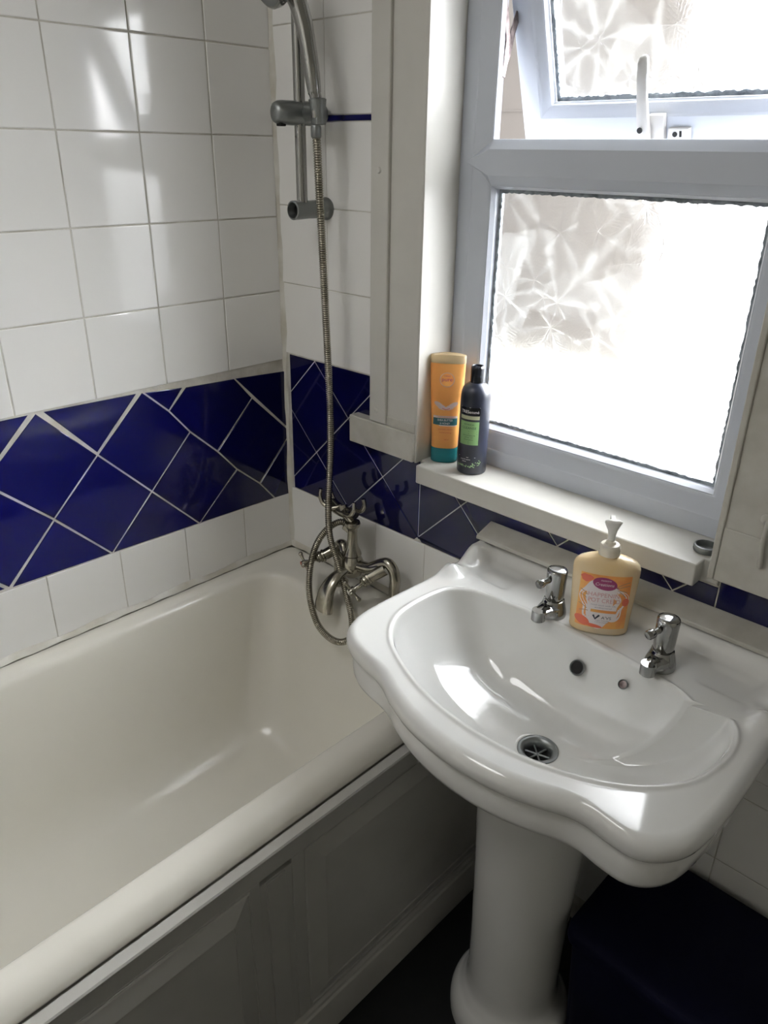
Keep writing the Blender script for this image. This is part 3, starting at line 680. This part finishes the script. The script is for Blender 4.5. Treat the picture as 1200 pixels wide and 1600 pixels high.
# ------------------------------------------------------------------ riser rail
ra = empty('shower_rail', (.155, -.064, .33+H), 'vertical chrome shower rail on the tiles by the corner', 'shower rail')
q = MB(); q.lathe([(.0105, .318), (.0105, .93)], (.155, -.064, H), n=28, mi=0); q.build('rail', 'chrome', ra)
for z in (.331, .915):
    q = MB(); q.lathe([(.0205, -.001), (.0215, .004), (.0175, .010), (.0165, .05), (.0175, .082), (.0175, .088), (.0145, .089), (.0140, .072), (.0001, .071)], (.155, 0, z+H), ax=(0, -1, 0), n=32, cap1=False); q.build('bracket', 'satin', ra, smooth=40)
    q = MB(); q.lathe([(.0138, .0725), (.0001, .0735)], (.155, 0, z+H), ax=(0, -1, 0), n=24, cap0=False, cap1=False); q.build('bracket_recess', 'dark', ra)
q = MB()
q.lathe([(.0001, -.056), (.010, -.0555), (.0165, -.052), (.0195, -.046), (.0205, -.036), (.0205, .0005), (.0198, .001), (.0205, .0015), (.0205, .030), (.0175, .034), (.0175, .048), (.0155, .052), (.0001, .0525)], (.155, -.064, .497+H), ax=(.18, .98, 0), n=36); q.build('slider', 'satin', ra, smooth=40)
q = MB(); q.box(.144, .157, -.112, -.098, .4745+H, .482+H); q.build('release_button', 'dark', ra, bevel=.002)
q = MB(); q.lathe([(.0125, -.020), (.0135, -.016), (.0150, .012), (.0162, .020), (.0135, .022), (.0120, .0)], (.2185, -.075, .497+H), ax=(-.05, -.02, 1), n=26, cap0=True, cap1=True)
q.tube([W(.178, -.06, .497), W(.215, -.072, .497)], [.0155, .012], n=22); q.build('handset_holder', 'satin', ra, smooth=40)

# handset
hs = empty('shower_handset', (.2185, -.078, .50+H), 'chrome shower handset clipped into the rail slider', 'shower head')
pth = spline([W(.2195, -.080, .488), W(.2195, -.080, .502), W(.2185, -.080, .520), W(.217, -.081, .527), W(.2145, -.082, .545), W(.208, -.083, .585), W(.199, -.084, .625), W(.192, -.086, .648), W(.186, -.090, .668), W(.178, -.101, .690)], 6)
K = len(pth); RR = []
for i in range(K):
    t_ = i/(K-1); z = pth[i].z-H
    RR.append(.0095 if z < .519 else .0115+.0025*ss(.519, .56, z)+.003*ss(.58, .70, z) if z >= .526 else .0105)
q = MB(); q.tube(pth, RR, n=24); q.build('handle', 'chrome', hs, smooth=50)
q = MB(); q.lathe([(.014, -.012), (.030, -.006), (.042, .004), (.046, .014), (.046, .024), (.043, .027), (.0001, .027)], W(.172, -.116, .702), ax=(-.12, -.86, -.28), n=40, cap1=False); q.build('spray_head', 'chrome', hs, smooth=45)
q = MB(); q.lathe([(.041, .0272), (.0001, .0276)], W(.172, -.116, .702), ax=(-.12, -.86, -.28), n=40, cap0=False, cap1=False); q.build('spray_face', 'satin', hs)

# ------------------------------------------------------------------ writing
def text_verts(txt, size, width=None, shear=0):
    cu = bpy.data.curves.new('t', 'FONT'); cu.body = txt; cu.size = size; cu.align_x = 'CENTER'; cu.resolution_u = 3; cu.shear = shear
    ob = bpy.data.objects.new('t', cu); C.objects.link(ob); bpy.context.view_layer.update()
    me = bpy.data.meshes.new_from_object(ob.evaluated_get(bpy.context.evaluated_depsgraph_get()))
    vs = [tuple(v.co) for v in me.vertices]; fs = [tuple(p.vertices) for p in me.polygons]
    bpy.data.objects.remove(ob); bpy.data.curves.remove(cu); bpy.data.meshes.remove(me)
    xs = [v[0] for v in vs]; w0 = max(xs)-min(xs); cx = (max(xs)+min(xs))/2; k = (width/w0) if width else 1
    return [((v[0]-cx)*k, v[1]) for v in vs], fs
def grid_patch(poly_fn, nu=16): pass
class Ink:                                  # flat shapes and letters laid on a bottle's surface by fn(u, v, lift)
    def __init__(s, fn): s.fn = fn; s.mb = MB()
    def text(s, txt, u, v, size, width=None, mi=0, lift=.0004, shear=0, rot=0):
        vs, fs = text_verts(txt, size, width, shear); c_, s_ = math.cos(rot), math.sin(rot)
        s.mb.add([s.fn(u+a*c_-b*s_, v+a*s_+b*c_, lift) for a, b in vs], fs, mi); return s
    def rect(s, u0, u1, v0, v1, mi=0, lift=.0002, n=14, nv=2):
        L = [[s.fn(lerp(u0, u1, i/n), lerp(v0, v1, j/nv), lift) for i in range(n+1)] for j in range(nv+1)]
        return s.loops(L, mi)
    def loops(s, L, mi): s.mb.loops(L, mi, ring=False); return s
    def blob(s, u, v, ru, rv, mi=0, lift=.0003, f=None, rot=0, n=28):
        c_, s_ = math.cos(rot), math.sin(rot); P = []
        for k in (1, .66, .33, 0.02):
            L = []
            for i in range(n):
                a = 2*math.pi*i/n; r = k*(f(a) if f else 1); x, y = ru*r*math.cos(a), rv*r*math.sin(a); L.append(s.fn(u+x*c_-y*s_, v+x*s_+y*c_, lift))
            P.append(L)
        s.mb.loops(P, mi); return s
    def line(s, pts, wd, mi=0, lift=.0005):
        P = [Vector(p) for p in pts]; L = []
        for i, q in enumerate(P):
            t = (P[min(i+1, len(P)-1)]-P[max(i-1, 0)]).normalized(); nn = Vector((-t.y, t.x)); k = wd/2
            L.append([s.fn(*(q+nn*k), lift), s.fn(*(q-nn*k), lift)])
        s.mb.loops(L, mi, ring=False); return s
def superell(rx, ry, e, z, n=48, cx=0, cy=0):
    out = []
    for i in range(n):
        a = 2*math.pi*i/n; c_, s_ = math.cos(a), math.sin(a); out.append((cx+rx*math.copysign(abs(c_)**(2/e), c_), cy+ry*math.copysign(abs(s_)**(2/e), s_), z))
    return out
def surf_y(u, rx, ry, e): return -ry*max(0, 1-abs(u/rx)**e)**(1/e)

# ------------------------------------------------------------------ hand soap
sb_ = empty('soap_bottle', (.908, -.113, -.2497+H), 'oval pump bottle of cream and orange hand soap between the basin taps', 'soap bottle'); sb_.rotation_euler.z = math.radians(31)
def srx(z): return lerp(.0455, .0505, ss(0, .12, z))
RY = .024
q = MB(); q.loops([superell(srx(z)*k, RY*k2, 2.2, z) for k, k2, z in ((.90, .85, 0), (.97, .95, .0015), (1, 1, .005), (1, 1, .02), (1, 1, .045), (1, 1, .07), (1, 1, .09), (1, 1, .108), (.99, .98, .114), (.95, .93, .1195), (.86, .86, .124), (.66, .72, .128), (.42, .60, .131), (.30, .585, .133))], cap0=True, cap1=True)
q.build('bottle', 'soapbottle', sb_, world=False, smooth=60)
q = MB(); q.lathe([(r*1.08, z+.0145) for r, z in ((.0125, .112), (.0125, .119), (.0150, .1195), (.0152, .121), (.0145, .1225), (.0148, .125), (.0142, .127), (.0145, .130), (.0140, .1345), (.0125, .1365), (.0075, .137), (.0065, .141), (.0048, .142), (.0045, .150))], (0, 0, 0), n=28); q.build('pump_collar', 'soapneck', sb_, world=False, smooth=45)
q = MB()    # spreading, pinched actuator seen from its side
q.loops([[(x*wx, y*wy, z+x*tl) for x, y in [(math.cos(2*math.pi*i/20), math.sin(2*math.pi*i/20)) for i in range(20)]] for wx, wy, z, tl in ((.0056, .0052, .158, 0), (.0058, .005, .166, 0), (.007, .0052, .173, 0), (.010, .0056, .180, .001), (.0130, .0058, .1865, .001), (.0128, .0052, .1885, .0), (.009, .0035, .1905, 0))], cap0=True, cap1=True)
q.box(-.0035, .0035, 0, .026, .180, .187)
q.build('pump_head', 'white_trans', sb_, world=False, smooth=50, bevel=.001)
def sfn(u, v, l): u, v = u*1.16, v*1.16; r = srx(v); return (u, surf_y(u, r, RY, 2.2)-l, v)
ink = Ink(sfn)
ink.rect(-.0325, .0325, .012, .093, 1, .0002, n=24, nv=6)
fl = lambda a: 1+.10*math.sin(3*a+.6)+.06*math.sin(7*a)
ink.blob(-.002, .050, .0285, .0345, 0, .00035, f=fl, n=60)
ink.blob(.002, .052, .028, .030, 0, .0003, f=lambda a: 1+.12*math.sin(5*a), n=60)
leaf = lambda a: 1-.10*math.cos(2*a)-.02*math.cos(4*a)
ink.blob(-.001, .0805, .0150, .0098, 3, .0006, f=lambda a: 1+.06*math.cos(2*a), rot=-.15)
ink.line([(.012, .0775), (.0155, .0755), (.0175, .0752)], .0012, 3, .0006); ink.line([(-.014, .0825), (-.0165, .0815)], .0016, 3, .0006)
ink.blob(-.024, .0205, .0105, .0065, 2, .0005, rot=-.45); ink.blob(-.009, .0150, .012, .0026, 2, .0005, rot=-.12); ink.blob(.0285, .054, .0045, .0060, 2, .0005); ink.blob(-.0245, .086, .008, .0055, 2, .0005, f=fl)
for (a, b) in (((.014, .0765), (.031, .0845)), ((.016, .0745), (.031, .0790)), ((.016, .0725), (.029, .069)), ((.019, .070), (.0275, .062)), ((-.021, .061), (-.031, .068)), ((-.022, .056), (-.031, .060)), ((-.020, .040), (-.031, .046)), ((-.018, .037), (-.029, .035))):
    m_ = ((a[0]+b[0])/2, (a[1]+b[1])/2+.001); ink.line([a, m_, b], .0010, 7, .0006)
ink.rect(-.0145, .0185, .0362, .0405, 8, .0006)
ink.text('cussons', 0, .0845, .0042, .013, 0, .0009); ink.text('Creations', -.001, .0775, .0062, .024, 0, .0009, shear=.25)
ink.text('HAPPENIN', -.0005, .0605, .0088, .040, 4, .0007); ink.text('POT CREED', .001, .0520, .0088, .041, 4, .0007)
ink.text('hand wash with silk', .001, .0468, .0030, .032, 5, .0007); ink.text('antibacterial', .001, .0430, .0030, .022, 5, .0007)
ink.line([(-.0105, .0320), (-.0075, .0262), (-.0025, .0325)], .0028, 6, .0008); ink.text("A'VS", .0068, .0268, .0062, .013, 6, .0008)
ink.text('vegan friendly', .002, .0235, .0026, .018, 5, .0008); ink.text('recyclable', .002, .0208, .0022, .018, 5, .0008)
ink.mb.build('front_label', ['label_white', 'label_orange', 'label_coral', 'label_purple', 'label_pink', 'label_grey', 'label_ink', 'label_leaf', 'label_orange'], sb_, world=False, smooth=0)

# ------------------------------------------------------------------ orange conditioner
cb = empty('conditioner_bottle', (.457, .033, -.1272+H), 'orange bottle on a teal cap in the left corner of the sill', 'toiletry bottle'); cb.rotation_euler.z = math.radians(36)
def crx(z): return lerp(.0265, .0345, ss(.02, .21, z))
def cry(z): return lerp(.0200, .0130, ss(.03, .21, z))
q = MB(); q.loops([superell(.0268*k, .0202*k, 2.6, z) for k, z in ((.93, 0), (.99, .0015), (1, .004), (1, .029), (.98, .0305))], cap0=True, cap1=True); q.build('cap', 'teal', cb, world=False, smooth=60)
zs_ = [.0305, .033, .05, .08, .11, .14, .17, .195]
q = MB(); q.loops([superell(crx(z)*.985, cry(z)*.985, 2.6, z) for z in zs_]+[superell(crx(.20)*.97, cry(.2)*.9, 2.6, .199)], cap0=True, cap1=True); q.build('bottle', 'orange', cb, world=False, smooth=60)
q = MB(); L = [superell(crx(z), cry(z), 2.6, z) for z in (.199, .205)]
L.append([(x, y, z+.003*(1-(x/.036)**2)) for x, y, z in superell(crx(.21)*.99, cry(.21)*.85, 2.6, .2125)]); L.append([(x, y*.4, z+.004*(1-(x/.036)**2)) for x, y, z in superell(crx(.21)*.96, cry(.21)*.85, 2.6, .2135)])
q.loops(L, cap0=True, cap1=True); q.build('bottle_shoulder', 'orange_glass', cb, world=False, smooth=60)
def cfn(u, v, l): return (u, surf_y(u, crx(v), cry(v), 2.6)-l, v)
ink = Ink(cfn)
circ = [(.0135*math.cos(2*math.pi*i/40), .168+.0135*math.sin(2*math.pi*i/40)) for i in range(41)]
ink.line(circ, .0012, 0, .0005); ink.blob(0, .168, .0128, .0128, 1, .0003); ink.text('pure', 0, .1655, .0105, .020, 2, .0007); ink.text('naked', 0, .1745, .004, .011, 2, .0007)
ink.mb.build('brand_emblem', ['silver_ink', 'label_orange', 'label_purple'], cb, world=False, smooth=0); ink = Ink(cfn)
for (u, v, r) in ((-.014, .119, .5), (.014, .119, -.5), (-.006, .1135, .2), (.006, .1135, -.2)): ink.blob(u, v, .010, .0045, 0, .0004, rot=-r)
ink.blob(0, .1195, .0035, .0062, 3, .0008, f=lambda a: 1+.25*math.sin(a)); ink.line([(-.007, .1125), (0, .1098), (.008, .1125)], .0014, 4, .0008)
ink.rect(-.0235, .0235, .0785, .0925, 5, .0004); ink.rect(-.0235, .0235, .0925, .0970, 0, .0003); ink.rect(-.011, .0225, .0768, .0783, 6, .0005)
ink.text('NOURISHING', .001, .0934, .0038, .030, 4, .0006); ink.text('SHEA BUTTER', 0, .0867, .0058, .030, 6, .0007); ink.text('& HONEY', 0, .0803, .0055, .020, 6, .0007)
ink.text('SHOWER CREAM', .001, .0685, .0042, .028, 4, .0006); ink.text('moisturising', .001, .0625, .0042, .024, 4, .0006); ink.text('250 ml', .004, .048, .0038, .009, 4, .0006)
ink.mb.build('front_label', ['silver_ink', 'label_orange', 'label_purple', 'orange', 'coral_ink', 'teal_label', 'label_white'], cb, world=False, smooth=0)

# ------------------------------------------------------------------ black shampoo
bs = empty('shampoo_bottle', (.532, .027, -.1272+H), 'black round shampoo bottle with a green label, in front of the orange bottle', 'toiletry bottle'); bs.rotation_euler.z = math.radians(30)
R0 = .0285; q = MB()
q.lathe([(.0255, 0), (.0275, .001), (R0, .004), (R0, .03), (R0, .06), (R0, .09), (R0, .12), (R0, .145), (.0283, .152), (.0272, .160), (.0248, .167), (.0205, .1725), (.0155, .1755), (.0135, .1765)], n=48); q.build('bottle', 'nearblack', bs, world=False, smooth=60)
q = MB(); q.lathe([(.0122, .175), (.0126, .176), (.0124, .2035), (.0120, .2055), (.0112, .2065), (.0108, .2052), (.0001, .2048)], n=36, cap1=False); q.tube([(.0105*math.cos(a), .0105*math.sin(a), .2066) for a in [math.pi*2*i/24 for i in range(25)]], .0011, n=8, caps=False); q.build('cap', 'capblack', bs, world=False, smooth=45)
def bfn(u, v, l): a = u/R0; return ((R0+l)*math.sin(a), -(R0+l)*math.cos(a), v)
ink = Ink(bfn); o_ = -.006
ink.rect(o_-.020, o_+.019, .1115, .1185, 1, .0003, n=22)
ink.rect(o_-.0205, o_+.0195, .1200, .1345, 5, .0002, n=22)
ink.line([(o_-.0205, .1345), (o_, .1345), (o_+.0195, .1345)], .0005, 2, .0005)
ink.text('TRESemmé', o_, .1235, .0082, .035, 2, .0006)
ink.mb.build('brand_label', ['green', 'gold', 'label_white', 'darkgreen', 'green_ink', 'capblack'], bs, world=False, smooth=0); ink = Ink(bfn)
ink.rect(o_-.020, o_+.019, .0615, .1075, 0, .0003, n=22)
ink.text('BOTANICAL', o_, .1005, .0040, .020, 3, .0006); ink.text('CLEANSE', o_, .0930, .0062, .028, 3, .0006)
for v in (.0885, .0835): ink.line([(o_-.016, v), (o_, v), (o_+.016, v)], .0006, 3, .0006)
ink.text('with bamboo &', o_, .0795, .0034, .024, 3, .0006); ink.text('olive oil', o_, .0755, .0034, .016, 3, .0006); ink.text('shampoo', o_, .0712, .0034, .018, 3, .0006)
for v in (.0682, .0652): ink.line([(o_-.018, v), (o_, v), (o_+.018, v)], .0005, 3, .0006)
ink.line([(o_-.020, .0370), (o_, .0362), (o_+.016, .0362)], .0006, 2, .0006); ink.text('detox & restore', o_-.004, .0312, .0030, .020, 2, .0006); ink.text('500ml', o_-.006, .0270, .0028, .008, 2, .0006)
ink.mb.build('front_label', ['green', 'gold', 'label_white', 'darkgreen', 'green_ink', 'capblack'], bs, world=False, smooth=0); ink = Ink(bfn)
random.seed(3)
for k in range(46):
    u = o_+random.uniform(-.022, .026); v = .0165+random.uniform(0, .004)+.010*ss(.004, .02, u-o_)*random.random(); ink.blob(u, v, random.uniform(.0012, .0022), .0008, 4, .0005, rot=random.uniform(0, 3), n=8)
ink.mb.build('leaf_print', ['green', 'gold', 'label_white', 'darkgreen', 'green_ink', 'capblack'], bs, world=False, smooth=0)

# metal ring at the right end of the sill
q = MB(); q.lathe([(.0165, 0), (.0185, .0005), (.0195, .003), (.0190, .006), (.0195, .008), (.0185, .0105), (.0165, .0110), (.0160, .010), (.0160, .001), (.0001, .001)], (1.001, .026, -.1275+H), n=40, cap0=False, cap1=False)
o = q.build('metal_lid', 'satin', smooth=45); tag(o, 'round metal jar lid lying upside down at the right end of the sill', 'lid')
# painted-over hook on the right casing
q = MB(); q.tube(spline([W(1.092, -.0235, -.028), W(1.094, -.029, -.034), W(1.094, -.030, -.060), W(1.097, -.030, -.092), W(1.097, -.026, -.098)], 5), .0035, n=12)
q.lathe([(.008, 0), (.0075, .003), (.004, .005)], W(1.090, -.0225, -.026), ax=(0, -1, 0), n=20)
o = q.build('wall_hook', 'paint_dull', smooth=50); tag(o, 'small painted metal hook on the white casing right of the window', 'hook')

# glowing dome added on the ceiling, out of view, to fill the room with light
cl = empty('fill_dome', (.46, -1.40, ZC), 'round glowing dome added out of view as room fill light', 'fill light')
q = MB(); q.lathe([(.29, 0), (.292, -.02), (.285, -.035), (.24, -.052), (.14, -.064), (.0001, -.068)], (.46, -1.40, ZC), n=48, cap1=False, cap0=False)
lm = bpy.data.materials.new('fill_glow'); lm.use_nodes = True; lb = lm.node_tree.nodes['Principled BSDF']; lb.inputs['Emission Color'].default_value = (.99, .985, .985, 1); lb.inputs['Emission Strength'].default_value = 5.6
q.build('fill_dome_shell', lm, cl)
